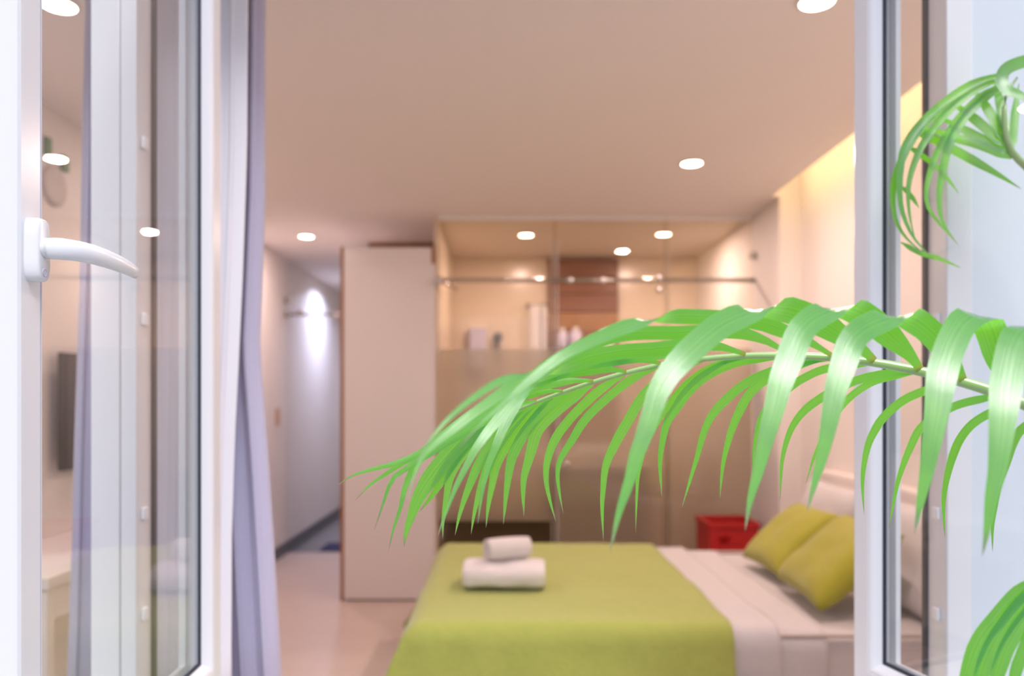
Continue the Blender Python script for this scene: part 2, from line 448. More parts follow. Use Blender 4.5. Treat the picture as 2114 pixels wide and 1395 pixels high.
SZ0, SZ1 = 0.783, 2.335
def sash(name, hinge, u, width, s, label, handle):
    """Outward-opening casement leaf; local x runs from hinge to free edge, +y*s is the room-side face."""
    rz = math.atan2(u[1], u[0])
    root = empty(name, (hinge[0], hinge[1], 0), rz)
    tag(root, label, kind='structure')
    w = width
    bm = bmesh.new()
    ring_frame(bm, 0, w, SZ0, SZ1, [(0.0, -.006), (.002, -.002), (.006, 0), (.043, 0), (.047, -.002), (.048, -.006), (.048, -.046), (.064, -.046),
                                     (.060, -.060), (.048, -.064), (.004, -.064), (0, -.060)], s)
    obj('sash_frame', bm, MT['upvc'], root, smooth=False)
    bm = bmesh.new()
    ring_frame(bm, 0, w, SZ0, SZ1, [(.0485, -.001), (.054, -.004), (.064, -.016), (.064, -.020), (.0485, -.020)], s)
    obj('glazing_bead', bm, MT['bead'], root)
    bm = bmesh.new()
    ring_frame(bm, 0, w, SZ0, SZ1, [(.0595, -.0165), (.0695, -.0165), (.0705, -.0205), (.0595, -.0205)], s)
    obj('gasket', bm, MT['gasket'], root)
    bm = bmesh.new()
    y0, y1 = sorted((-.021 * s, -.025 * s)); y2, y3 = sorted((-.038 * s, -.042 * s))
    box(bm, .05, w - .05, y0, y1, SZ0 + .05, SZ1 - .05)
    obj('glass_pane', bm, MT['glass'], root)
    # friction stays that carry the leaf, at foot and head
    for zz in (SZ0 - .006, SZ1 + .002):
        bm = bmesh.new()
        box(bm, -.015, .22, *sorted((-.045 * s, -.03 * s)), zz, zz + .003)
        obj('friction_stay', bm, MT['metal'], root)
        bm = bmesh.new()
        tube(bm, [(.10, -.037 * s, zz + .001), (-.02, -.13 * s, zz + .001)], .006, 8, flat=1.0)
        obj('stay_arm', bm, MT['metal'], root)
    if handle:
        hu, hz = w - .024, 1.521
        pl = bmesh.new()
        n = 40
        prof = []
        for i in range(n):
            q = 2 * math.pi * i / n
            cx, cz = math.cos(q), math.sin(q)
            k = 4.0
            r = (abs(cx) ** k + abs(cz) ** k) ** (-1 / k)
            prof.append((.0135 * r * cx, .036 * r * cz))
        layers = []
        for (dy, sc) in ((0, 1.0), (.011, 1.0), (.0145, .93), (.016, .82)):
            layers.append([pl.verts.new((hu + a * sc, s * dy, hz + b * (1 - (1 - sc) * .45))) for a, b in prof])
        for a, b in zip(layers, layers[1:]):
            for i in range(n):
                pl.faces.new((a[i], a[(i + 1) % n], b[(i + 1) % n], b[i]))
        pl.faces.new(layers[-1])
        hnd = obj('handle', pl, MT['upvc'], root, smooth=True)
        hnd['label'] = 'white lever handle'
        bm = bmesh.new()
        lathe(bm, [(.0105, s * .014), (.0105, s * .019), (.010, s * .021)], (hu, 0, hz + .002), 24, 'Y')
        obj('neck', bm, MT['upvc'], hnd, smooth=True)
        bm = bmesh.new()
        path = [(0, .0175), (-.001, .026), (-.004, .034), (-.010, .041), (-.020, .048), (-.036, .053), (-.056, .057), (-.078, .0595), (-.100, .060), (-.120, .059), (-.136, .0575), (-.141, .0565)]
        rr = [.0120, .0125, .0125, .0122, .012, .0118, .0114, .0108, .0100, .0092, .0084, .0055]
        zoff = [0.002, .002, .002, .002, .002, .0018, .001, 0, -.001, -.002, -.003, -.0035]
        tube(bm, [(hu + a, s * b, hz + c) for (a, b), c in zip(path, zoff)], rr, 20, flat=.68)
        obj('lever', bm, MT['upvc'], hnd, smooth=True)
        bm = bmesh.new()
        lathe(bm, [(.0052, s * .0155), (.0052, s * .0165), (.0038, s * .0167), (.0032, s * .0158)], (hu, 0, hz - .026), 20, 'Y')
        obj('lock_button', bm, MT['lavender'], hnd, smooth=True)
    return root

DL = 0.028
sash('window_2', (-0.5586, 1.533), (DL, -1), 0.672, 1, 'white casement leaf with the lever handle, swung outward', True)
sash('window_3', (0.690, 1.533), (0.23, -1), 0.80, -1, 'white casement leaf beside the palm, swung outward', False)

# ------------------------------------------------------------------ lamps
def downlight(x, y, label, watts, col, lens='lens', r=.052, spread=math.pi):
    root = empty('downlight', (x, y, CEIL))
    tag(root, label, 'ceiling light', 'recessed downlights')
    bm = bmesh.new()
    lathe(bm, [(r, -.001), (r * 1.22, -.002), (r * 1.22, -.006), (r * 1.02, -.008), (r, -.006)], (0, 0, 0), 32)
    obj('trim_ring', bm, MT['trim'], root, smooth=True)
    bm = bmesh.new()
    lathe(bm, [(r * .99, -.0055), (r * .97, -.0075)], (0, 0, 0), 32)
    obj('lens', bm, MT[lens], root)
    la = bpy.data.lights.new('downlight_glow', 'AREA')
    la.shape = 'DISK'; la.size = r * 1.7; la.energy = watts; la.color = col; la.spread = spread
    lo = bpy.data.objects.new('downlight_glow', la)
    COL.objects.link(lo); lo.parent = root; lo.location = (0, 0, -.012)
    return root

downlight(-1.39, 2.42, 'lit downlight above the desk, seen through the side light', LAMP_W * .4, LAMP_COL)
downlight(0.97, 2.40, 'lit downlight at the upper edge of the picture, above the bed', LAMP_W, LAMP_COL)
downlight(0.98, 4.04, 'lit downlight above the bed foot, nearest the cove', LAMP_W, LAMP_COL)
downlight(-1.39, 4.04, 'lit downlight above the television, hidden by the curtain', LAMP_W * .5, LAMP_COL)
downlight(-1.49, 5.85, 'lit downlight in the hall beside the wardrobe', LAMP_W * .6, LAMP_COL)
downlight(0.167, 5.80, 'lit bathroom downlight above the frosted panel beside the wardrobe', LAMP_W * .8, LAMP_COL)
downlight(1.19, 5.77, 'lit bathroom downlight above the red box', LAMP_W * .8, LAMP_COL)
downlight(-1.56, 7.95, 'cool downlight beyond the hall glass door', LAMP_W * 1.25, (0.68, 0.72, 1.0), 'lenscool', spread=math.radians(150))

led = obj('led_strip', B((1.630, 1.645, 2.0, 4.62, CEIL + .056, CEIL + .068)), MT['led'])
tag(led, 'warm strip light hidden in the ceiling cove above the bed head', 'strip light')

# ------------------------------------------------------------------ wardrobe
wx0, wx1, wz = -1.085, -0.475, 2.372
wr = empty('wardrobe', ((wx0 + wx1) / 2, BY, 0))
tag(wr, 'tall white wardrobe with orange wood edging beside the shower screen', 'wardrobe')
def wpart2(name, bm, m, parent=None, **kw):
    par = parent or wr
    for v in bm.verts: v.co -= wr.location
    return obj(name, bm, MT[m], par, **kw)
wpart2('side_panel', B((wx0 + .012, wx1 + .014, BY, BY + .02, 0.012, wz - .11), (wx0 + .012, wx1 - .012, BY, BY + .02, wz - .11, wz)), 'wardrobe', bevel=.003)
wpart2('side_panel', B((wx0, wx1, BY + 1.52, BY + 1.54, 0.012, wz)), 'wardrobe', bevel=.002)
wpart2('top_panel', B((wx0, wx1, BY + .02, BY + 1.52, wz - .02, wz)), 'wardrobe')
wpart2('back_panel', B((wx1 - .012, wx1, BY + .02, BY + 1.52, 0.012, wz - .02)), 'wardrobe')
wpart2('leak_blocker', B((wx0 + .02, wx1 + .004, BY + .90, BY + .92, wz, CEIL - .004)), 'blockerboard')  # added board: blocks stray hall light, its brown stands in for ceiling shade
wpart2('plinth', B((wx0 + .03, wx1, BY + .02, BY + 1.5, 0.0, .06)), 'darkskirt')
wpart2('wood_edging', B((wx0 - .012, wx0 + .011, BY + .001, BY + .024, 0.0, wz + .004)), 'woodedge', bevel=.002)
wpart2('wood_edging', B((wx1 - .011, wx1 + .012, BY + .001, BY + .02, wz - .109, wz + .004)), 'woodedge', bevel=.002)
for k in range(3):
    y0 = BY + .026 + k * .498
    d = wpart2('door', B((wx0, wx0 + .018, y0, y0 + .494, .065, wz - .005)), 'wardrobe', bevel=.002)
    bm = B((wx0 - .022, wx0 - .012, y0 + .43, y0 + .445, 1.0, 1.18))
    box(bm, wx0 - .013, wx0, y0 + .432, y0 + .443, 1.01, 1.02); box(bm, wx0 - .013, wx0, y0 + .432, y0 + .443, 1.16, 1.17)
    wpart2('handle', bm, 'chrome', d)

# ------------------------------------------------------------------ shower screen
sx = [-0.44, 0.3575, 1.0725, 1.672]
FZ = 1.691
ss = empty('shower_screen', (0.6, BY, 0))
tag(ss, 'glass shower screen with frosted lower half and steel rail', 'shower screen')
def spart(name, bm, m, parent=None, **kw):
    for v in bm.verts: v.co -= ss.location
    return obj(name, bm, MT[m], parent or ss, **kw)
panes = []
for k in range(3):
    off = 0.0 if k != 1 else .014
    pn = spart('glass_panel', B((sx[k] - (.03 if k == 1 else 0), sx[k + 1] + (.03 if k == 1 else 0) - .002, BY + off, BY + .009 + off, 0.012, CEIL - .03)), 'showerglass')
    panes.append(pn)
    zlow = .535 if k == 0 else 0.015
    spart('frosted_film', B((sx[k] + .004, sx[k + 1] - .006, BY + .0105 + off, BY + .012 + off, zlow, FZ)), 'frost', pn)
for x in (sx[1] - .03, sx[2] + .03, sx[1] + .002):
    spart('edge_strip', B((x - .005, x + .005, BY + .013, BY + .026, 0.012, CEIL - .16)), 'linen')
bm = bmesh.new(); tube(bm, [(sx[0], BY - .035, 2.146), (sx[3], BY - .035, 2.146)], .014, 14)
rail = spart('rail', bm, 'chrome', smooth=True)
spart('head_channel', B((sx[0], sx[3], BY - .006, BY + .03, CEIL - .030, CEIL - .001)), 'trim')
bm = bmesh.new(); tube(bm, [(sx[0] + .02, BY - .035, 2.146), (sx[0] + .10, BY + .40, 2.146)], .011, 12)
spart('brace', bm, 'chrome', smooth=True)
for x, zz in ((0.44, 2.146), (0.66, 2.146), (1.04, 2.165), (1.04, 2.085), (1.66, 2.31), (sx[0] + .012, 2.146)):
    bm = bmesh.new(); lathe(bm, [(.012, -.055), (.024, -.05), (.024, -.03), (.014, -.026), (.014, .0)], (x, BY, zz), 20, 'Y')
    spart('rail_clamp', bm, 'metal', smooth=True)
bm = bmesh.new(); lathe(bm, [(.016, -.06), (.022, -.055), (.022, -.02), (.012, -.015), (.012, .012)], (0.42, BY, 0.92), 20, 'Y')
spart('door_knob', bm, 'metal', smooth=True)

# ------------------------------------------------------------------ bathroom contents
wp = empty('wood_panel', (0.68, BATH_Y1, 1.0))
tag(wp, 'wall panel of warm brown horizontal planks in the bathroom', 'wood panel')
pz = 1.02; k = 0
plank_cols = [(0.36, 0.16, 0.045), (0.30, 0.12, 0.035), (0.40, 0.19, 0.06), (0.25, 0.085, 0.028)]
plank_mats = [mat('plank_wood', c, 0.4, 0.5, col2=tuple(q * .6 for q in c), noise_scale=5, stretch=(1, 1, 9)) for c in plank_cols]
while pz < 2.55:
    h = min(.155, 2.575 - pz)
    bm = B((.377, .985, BATH_Y1 - .035 - .006 * (k % 2), BATH_Y1 - .002, pz, pz + h - .006))
    for v in bm.verts: v.co -= wp.location
    obj('plank', bm, plank_mats[k % 4 if pz < 2.2 else 3], wp, bevel=.002)
    pz += h; k += 1

def prop_box(name, x0, x1, y0, y1, z0, z1, m, label, cat, bevel=.004):
    bm = B((x0, x1, y0, y1, z0, z1))
    o = empty(name, ((x0 + x1) / 2, (y0 + y1) / 2, z0))
    for v in bm.verts: v.co -= o.location
    tag(o, label, cat)
    return o, bm

sh = obj('wall_shelf', B((.40, 1.02, 6.48, BATH_Y1 - .043, 1.76, 1.785), (.42, .44, 6.52, BATH_Y1 - .043, 1.70, 1.76), (.98, 1.00, 6.52, BATH_Y1 - .043, 1.70, 1.76)), MT['darkwood'], bevel=.002)
tag(sh, 'dark narrow wall shelf on the wood panel', 'shelf')
def bottle(x, y, z, r, h, m, label, pump):
    t = empty('bottle', (x, y, z)); tag(t, label, 'bottle')
    bm = bmesh.new(); lathe(bm, [(r * .95, 0), (r, .006), (r, h * .72), (r * .8, h * .8), (r * .35, h * .84), (r * .35, h * .88)], (0, 0, 0), 24)
    obj('body', bm, MT[m], t, smooth=True)
    bm = bmesh.new(); lathe(bm, [(r * .42, h * .87), (r * .42, h)], (0, 0, 0), 20)
    if pump: box(bm, -r * 1.0, r * .3, -.008, .008, h * .97, h)
    obj('cap', bm, MT['ceramic'], t)
bottle(.50, 6.56, 1.785, .042, .17, 'lavender', 'lavender bottle on the wall shelf beside the towel', True)
bottle(.61, 6.56, 1.785, .055, .18, 'lavender', 'wider lavender bottle in the middle of the wall shelf', False)
cb = empty('tissue_box', (.87, 6.57, 1.785)); tag(cb, 'small white box standing on the wall shelf', 'box')
obj('carton', B((-.06, .06, -.05, .05, 0, .15)), MT['ceramic'], cb, bevel=.006)
obj('tissue', B((-.02, .02, -.004, .004, .15, .172)), MT['linen'], cb)

def hanging_towel(x0, x1, z0, z1, label):
    bm = bmesh.new()
    def f(u, v):
        x = x0 + (x1 - x0) * u
        a = v * 2
        z = z1 - (z1 - z0) * abs(1 - a) if a < 1 else z1 - (z1 - z0) * .9 * (a - 1)
        y = BATH_Y1 - .06 - (.022 if a < 1 else -.022) * (1 if abs(a - 1) > .08 else abs(a - 1) / .08) + .006 * math.sin(u * 14 + a)
        return Vector((x, y, z))
    grid(bm, 14, 40, f)
    o = obj('hand_towel', bm, MT['towel'], None, smooth=True, solid=.008)
    tag(o, label, 'towel')
hanging_towel(.225, .315, 1.50, 2.17, 'long white towel hanging on the bathroom wall beside the planks')
hanging_towel(.325, .372, 1.55, 2.16, 'narrow white towel hanging against the plank panel edge')
bar = empty('towel_rail', (.30, BATH_Y1, 2.165)); tag(bar, 'steel towel rail on the bathroom wall', 'towel rail')
bm = bmesh.new(); tube(bm, [(-.10, -.06, 0), (.08, -.06, 0)], .006, 10); obj('bar', bm, MT['chrome'], bar, smooth=True)
for x in (-.095, .075):
    bm = bmesh.new(); lathe(bm, [(.005, -.06), (.005, -.008), (.015, -.006), (.015, 0)], (x, 0, 0), 16, 'Y'); obj('post', bm, MT['chrome'], bar, smooth=True)

cab = empty('wall_cabinet', (-.19, BATH_Y1, 1.62)); tag(cab, 'small pale lavender wall box in the bathroom corner', 'wall box')
obj('body', B((-.10, .04, -.12, 0, 0, .335)), MT['lavender'], cab, bevel=.006)
obj('lid', B((-.105, .045, -.125, 0, .337, .35)), MT['ceramic'], cab, bevel=.004)
shd = empty('hand_shower', (-.05, BATH_Y1, 1.75)); tag(shd, 'grey hand shower on its wall bracket', 'hand shower')
bm = bmesh.new(); lathe(bm, [(.012, -.03), (.036, -.06), (.040, -.075), (.038, -.082)], (0, 0, .14), 24, 'Y'); obj('head', bm, MT['greyplastic'], shd, smooth=True)
bm = bmesh.new(); tube(bm, [(0, -.05, .13), (0, -.045, .05), (.005, -.04, -.06)], [.014, .012, .011], 12); obj('grip', bm, MT['greyplastic'], shd, smooth=True)
bm = B((-.02, .02, -.05, 0, .0, .04)); obj('bracket', bm, MT['chrome'], shd, bevel=.003)
bm = bmesh.new(); tube(bm, [(.005, -.04, -.06), (.02, -.05, -.3), (.09, -.05, -.62), (.17, -.04, -.55), (.2, -.01, -.4)], .007, 8); obj('hose', bm, MT['chrome'], shd, smooth=True)

van = empty('vanity', (.75, 6.42, 0)); tag(van, 'dark brown wooden vanity behind the frosted shower door', 'vanity')
obj('cabinet', B((-.42, .42, -.22, .23, .10, .80)), MT['darkwood'], van, bevel=.004)
for s in (-1, 1):
    d = obj('door', B((min(s * .01, s * .41), max(s * .01, s * .41), -.24, -.221, .12, .78)), MT['darkwood'], van, bevel=.003)
    bm = bmesh.new(); tube(bm, [(s * .05, -.255, .40), (s * .05, -.255, .52)], .006, 8); obj('handle', bm, MT['chrome'], d)
for sx_ in (-.38, .38):
    for sy in (-.18, .18):
        obj('foot', B((sx_ - .02, sx_ + .02, sy - .02, sy + .02, 0, .10)), MT['darkwood'], van)
obj('worktop', B((-.44, .44, -.25, .235, .801, .83)), MT['ceramic'], van, bevel=.004)
bas = empty('basin', (.75, 6.40, .83)); tag(bas, 'round white basin on the dark vanity', 'basin')
bm = bmesh.new(); lathe(bm, [(.10, 0), (.17, .05), (.20, .13), (.19, .13), (.155, .055), (.02, .02)], (0, 0, 0), 32); obj('bowl', bm, MT['ceramic'], bas, smooth=True)
bm = bmesh.new(); tube(bm, [(0, .19, 0), (0, .19, .24), (0, .17, .27), (0, .10, .27), (0, .08, .25)], .011, 10); obj('tap', bm, MT['chrome'], bas, smooth=True)

ben = empty('bench', (-.06, 5.42, 0)); tag(ben, 'low dark brown bench behind the clear foot of the shower screen', 'bench')
obj('seat', B((-.37, .36, -.17, .17, .48, .53)), MT['darkwood'], ben, bevel=.004)
obj('front_panel', B((-.36, .35, -.16, -.14, .03, .478)), MT['darkwood'], ben)
for a in (-.34, .32):
    for b in (-.12, .13): obj('leg', B((a - .02, a + .02, b - .02, b + .02, 0, .478)), MT['darkwood'], ben)

rb = empty('plastic_box', (1.44, 5.00, 0)); tag(rb, 'red plastic box with a grip hole standing between bed and shower screen', 'box')
def holed_front(x0, x1, z0, z1, hx0, hx1, hz0, hz1, y0, y1):
    return B((x0, hx0, y0, y1, z0, z1), (hx1, x1, y0, y1, z0, z1), (hx0, hx1, y0, y1, z0, hz0), (hx0, hx1, y0, y1, hz1, z1))
obj('front_wall', holed_front(-.155, .15, 0.01, .55, -.095, -.03, .445, .50, -.16, -.145), MT['red'], rb)
obj('back_wall', B((-.155, .15, .145, .16, 0.01, .55)), MT['red'], rb)
obj('side_wall', B((-.155, -.14, -.144, .144, 0.01, .55)), MT['red'], rb)
obj('side_wall', B((.135, .15, -.144, .144, 0.01, .55)), MT['red'], rb)
obj('base', B((-.139, .134, -.144, .144, 0.0, .02)), MT['red'], rb)
bm = bmesh.new(); ring_frame(bm, -.165, .16, -.17, .17, [(0, 0), (.022, 0), (.022, .03), (0, .03)])
for v in bm.verts: v.co = Vector((v.co.x, v.co.z, v.co.y + .551))
obj('rim', bm, MT['red'], rb)

# ------------------------------------------------------------------ hall
hd = empty('hall_glass_door', (-1.5, 6.82, 0)); tag(hd, 'clear glass hall door hanging from a thin steel rail', 'glass door')
obj('pane', B((-.415, .405, -.004, .004, 0.012, 2.56)), MT['hallglass'], hd)
bm = bmesh.new(); tube(bm, [(-.418, -.03, 2.096), (.41, -.03, 2.096)], .011, 12); obj('rail', bm, MT['chrome'], hd, smooth=True)
for x, zz in ((-.405, 2.22), (-.40, 2.096), (-.285, 2.11), (.37, 2.12)):
    bm = bmesh.new(); lathe(bm, [(.016, -.045), (.026, -.04), (.026, -.02), (.014, -.016), (.014, .0)], (x, 0, zz), 16, 'Y'); obj('clamp', bm, MT['chrome'], hd, smooth=True)
mtm = obj('bath_mat', B((-1.66, -1.12, 6.98, 7.32, -.015, .004)), MT['bluemat'], bevel=.008)
tag(mtm, 'navy blue mat on the floor beyond the hall glass door', 'mat')
sw = empty('wall_switch', (XL, 6.56, 1.207)); tag(sw, 'small beige switch plate on the hall wall', 'switch')
obj('plate', B((0, .012, -.045, .045, -.075, .075)), MT['switch'], sw, bevel=.003)
obj('rocker', B((.012, .018, -.02, .02, -.035, .035)), MT['switch'], sw, bevel=.002)

# ------------------------------------------------------------------ television wall
tv = empty('television', (XL, 3.72, 1.30)); tag(tv, 'black flat television on the wall above the white desk', 'television')
obj('housing', B((.04, .075, -.46, .46, -.25, .25)), MT['tv'], tv, bevel=.006)
obj('screen', B((.0755, .0775, -.45, .45, -.238, .24)), MT['tv'], tv)
obj('wall_bracket', B((0, .04, -.12, .12, -.12, .12)), MT['metal'], tv)
dk = empty('desk', (-1.69, 3.35, 0)); tag(dk, 'white desk shelf against the television wall', 'desk')
obj('desktop', B((-.225, .22, -.85, .85, .735, .775)), MT['desk'], dk, bevel=.003)
dr = obj('drawer', B((-.22, .20, -.80, .0, .62, .734)), MT['desk'], dk, bevel=.003)
bm = bmesh.new(); lathe(bm, [(.008, .20), (.008, .215), (.014, .222), (.010, .228)], (0, -.4, .675), 16, 'X'); obj('knob', bm, MT['chrome'], dr, smooth=True)
for b in (-.82, .82):
    for a in (-.20, .19): obj('leg', B((a - .02, a + .02, b - .02, b + .02, 0, .734)), MT['desk'], dk)
pq = empty('wall_plaque', (XL, 3.30, 2.26)); tag(pq, 'round pale wall plaque with small green pieces near the ceiling', 'wall plaque')
bm = bmesh.new(); lathe(bm, [(.085, 0), (.085, .012), (.075, .018), (.06, .016)], (0, 0, 0), 32, 'X'); obj('disc', bm, MT['plaque'], pq, smooth=True)
obj('green_piece', B((.002, .016, -.07, -.03, .09, .19)), MT['plaquegreen'], pq, bevel=.004)
obj('green_piece', B((.002, .016, .05, .10, .085, .15)), MT['plaquegreen'], pq, bevel=.004)

# ------------------------------------------------------------------ bed and bedding
BX0, BX1, BYN, BYF, BZ = -0.30, 1.73, 2.73, 4.22, 0.52
bed = empty('bed', ((BX0 + BX1) / 2, (BYN + BYF) / 2, 0)); tag(bed, 'double bed with pale headboard standing against the wall', 'bed')
def bpart(name, bm, m, parent=None, **kw):
    for v in bm.verts: v.co -= bed.location
    return obj(name, bm, MT[m], parent or bed, **kw)
mt_ = bpart('mattress', B((BX0, BX1, BYN, BYF, .30, BZ)), 'linen', bevel=.05)
for zz in (.335, .52):
    bm = bmesh.new()
    r = .045
    pts = []
    for cx, cy, a0 in ((BX1 - r, BYF - r, 0), (BX0 + r, BYF - r, 90), (BX0 + r, BYN + r, 180), (BX1 - r, BYN + r, 270)):
        for q in range(0, 91, 15):
            a = math.radians(a0 + q); pts.append((cx + (r + .003) * math.cos(a), cy + (r + .003) * math.sin(a), zz))
    pts.append(pts[0])
    tube(bm, pts, .007, 8); bpart('piping', bm, 'bedbase', mt_, smooth=True)
bpart('base', B((BX0 + .02, BX1, BYN + .02, BYF - .02, .10, .298)), 'bedbase', bevel=.01)
for a in (BX0 + .1, BX1 - .1):
    for b in (BYN + .1, BYF - .1): bpart('leg', B((a - .03, a + .03, b - .03, b + .03, 0, .10)), 'darkwood')
bpart('headboard', B((BX1 + .005, XR - .004, BYN - .08, BYF + .05, 0.0, .97)), 'headboard', bevel=.02)

def cover(name, m, x0, x1, foot, z_top, near_drop, far_drop, foot_drop, nx, ny, wr_amp, seed, flare, label, cat, out=.012):
    """A cloth laid over the mattress: flat top, rounded edges, hanging sides."""
    R = .055
    YN, YF_ = BYN - out, BYF + out
    X0 = BX0 - out
    def prof(a):       # arclength past the edge start (edge minus R) -> (outward, down)
        q = math.pi / 2 * R
        if a <= 0: return (a, 0)
        if a < q:
            t = a / R
            return (R * math.sin(t), R * (1 - math.cos(t)))
        return (R, R + a - q)
    top_y0, top_y1 = YN + R, YF_ - R
    la, lb = near_drop + R, far_drop + R
    total_v = la + (top_y1 - top_y0) + lb
    lf = (foot_drop + R) if foot else 0
    tx0 = (X0 + R) if foot else x0
    total_u = lf + (x1 - tx0)
    bm = bmesh.new()
    def f(u, v):
        a = u * total_u; b = v * total_v
        if foot:
            ox, dx = prof(lf - a)
            x = tx0 - ox
        else:
            x, dx, ox = tx0 + a, 0, 0
        if b < la + .5:
            oy, dy = prof(la - b); y = top_y0 - oy; sy = -1
        else:
            oy, dy = prof(b - la - (top_y1 - top_y0)); y = top_y1 + oy; sy = 1
        drop = (max(dx, 0) ** 3 + max(dy, 0) ** 3) ** (1 / 3)
        drop = min(drop, max(near_drop, .05) + .02) if dy >= dx else min(drop, max(foot_drop, .05) + .05)
        z = z_top - drop
        n1 = noise.noise(Vector((x * 3.1 + seed, y * 3.1, z * 2.0)))
        n2 = noise.noise(Vector((x * 9 + seed, y * 9 + 3, z * 3)))
        if dx > R * .6: x -= flare * dx * (1 + .6 * n1) + .015 * max(0, n2) * min(1, dx * 8)
        if dy > R * .6: y += sy * ((flare * .45) * dy * (1 + .8 * n1) + .012 * n2 * min(1, dy * 8))
        if dx > R and dy > R:
            x -= .12 * min(dx, dy); y += sy * .12 * min(dx, dy)
        if drop < .02: z += wr_amp * (n1 + .5 * n2)
        x += .006 * n2 if not foot else 0
        if u > .999: x += .012 * noise.noise(Vector((seed, y * 4, z * 4)))
        return Vector((x, y, z))
    grid(bm, nx, ny, f)
    o = obj(name, bm, MT[m], None, smooth=True, solid=.012)
    tag(o, label, cat)
    return o
bs = cover('bed_sheet', 'linen', .70, 1.14, False, BZ + .012, .36, .30, 0, 26, 90, .003, 4.2, .03, 'white sheet laid across the bed beside the green blanket', 'sheet', out=.010)
fb = cover('folded_border', 'linen', .74, .965, False, BZ + .028, .37, .30, 0, 16, 90, .002, 9.2, .03, None, None, out=.022)
fb.parent = bs
cover('blanket', 'green', BX0, .80, True, BZ + .046, .44, .40, .44, 72, 110, .004, 1.3, .30, 'green quilted blanket covering the foot half of the bed', 'blanket', out=.040)

def pillow(name, w, h, t, loc, rot, m, label, cat, seed, group=None, pinch=.10):
    bm = bmesh.new()
    rows = []
    n = 22
    for sgn in (1, -1):
        V = []
        for i in range(n + 1):
            row = []
            for j in range(n + 1):
                u, v = 2 * i / n - 1, 2 * j / n - 1
                e_ = (1 - u ** 4) * (1 - v ** 4)
                z = sgn * t / 2 * max(0, e_) ** .55
                px = u * w / 2 * (1 - pinch * (1 - u * u) * 0 - pinch * .8 * (1 - abs(v)) ** 0 * (v * v - 1) * -0)
                px = u * w / 2 * (1 - pinch * (1 - v * v) * abs(u) ** 3 * .6)
                py = v * h / 2 * (1 - pinch * (1 - u * u) * abs(v) ** 3 * .6)
                z += .010 * noise.noise(Vector((u * 2 + seed, v * 2, sgn))) * e_
                row.append(bm.verts.new((px, py, z)))
            V.append(row)
        for i in range(n):
            for j in range(n):
                bm.faces.new((V[i][j], V[i + 1][j], V[i + 1][j + 1], V[i][j + 1]))
    bmesh.ops.remove_doubles(bm, verts=bm.verts, dist=.0005)
    o = obj(name, bm, MT[m], None, smooth=True)
    o.location = loc; o.rotation_euler = rot
    tag(o, label, cat, group)
    return o
R_ = math.radians
# local x of a cushion runs along the bed width (world y), local y leans up towards the head wall
def lean(angle, twist):
    ex = Vector((math.sin(twist) * .0 + 0, 1, 0))
    a = angle
    ey = Vector((math.cos(a), 0, math.sin(a)))
    M = Matrix((ex, ey, ex.cross(ey))).transposed()
    return (Matrix.Rotation(twist, 3, 'Z') @ M).to_euler()
pillow('pillow', .66, .42, .14, (1.615, 3.86, .730), lean(R_(74), 0), 'linen', 'white pillow upright behind the far green cushion', 'pillow', 1.0, 'white pillows at the head')
pillow('pillow', .66, .42, .14, (1.615, 3.10, .730), lean(R_(74), 0), 'linen', 'white pillow upright behind the near green cushion', 'pillow', 5.0, 'white pillows at the head')
pillow('cushion', .46, .40, .13, (1.350, 3.655, .700), lean(R_(42), R_(3)), 'cushion', 'square green cushion leaning at the far side of the bed', 'cushion', 2.0, 'green cushions')
pillow('cushion', .54, .42, .14, (1.335, 3.125, .710), lean(R_(42), R_(-3)), 'cushion', 'square green cushion leaning at the near side of the bed', 'cushion', 3.0, 'green cushions')

# towels on the blanket
TZ = BZ + .055
def folded_towel():
    bm = bmesh.new()
    nu, nv = 44, 40
    def f(u, v):
        a = 2 * math.pi * v
        x = (u - .5) * .335
        k = 2.7
        c, s = math.cos(a), math.sin(a)
        r = (abs(c) ** k + abs(s) ** k) ** (-1 / k)
        e_ = min(u, 1 - u) * 2
        endr = (1 - (1 - min(1, e_ * 5)) ** 2) * .10 + .90
        lobe = 1.0 + .05 * math.cos((u - .5) * 4 * math.pi + math.pi)
        dip = 1 - .13 * math.exp(-((u - .48) / .13) ** 2)
        y = .115 * r * c * endr
        z = .053 + .053 * r * s * endr * (dip if s > 0 else 1)
        n_ = noise.noise(Vector((x * 14, y * 14, z * 30)))
        if s < 0.2: z += 0.003 * math.sin(y * 60 + x * 8) if c < 0 else 0
        y += -.004 * math.exp(-((z - .04) / .006) ** 2) * -1 if c < 0 else 0
        return Vector((x, y + .003 * n_, max(0.0, z + .003 * n_)))
    V = grid(bm, nu, nv, f)
    bmesh.ops.remove_doubles(bm, verts=bm.verts, dist=.0004)
    ends = [e for e in bm.edges if e.is_boundary]
    bmesh.ops.holes_fill(bm, edges=ends, sides=0)
    return bm
ft = obj('folded_towel', folded_towel(), MT['towel'], None, smooth=True)
ft.location = (0.003, 3.235, TZ); ft.rotation_euler = (0, 0, R_(-2))
tag(ft, 'thick folded white towel lying on the green blanket', 'towel')
rt = empty('rolled_towel', (0.015, 3.25, TZ + .156), R_(22)); tag(rt, 'rolled white towel resting on top of the folded towel', 'towel')
bm = bmesh.new()
turns = 3.2
def spiral(u, v):
    th = v * turns * 2 * math.pi
    r = .010 + (.046 - .010) * v
    x = (u - .5) * .19
    bul = 1 - .10 * abs(2 * u - 1) ** 3
    return Vector((x, r * bul * math.cos(th - 1.9), r * bul * math.sin(th - 1.9)))
grid(bm, 14, 120, spiral)
obj('roll', bm, MT['towel'], rt, smooth=True, solid=.009)

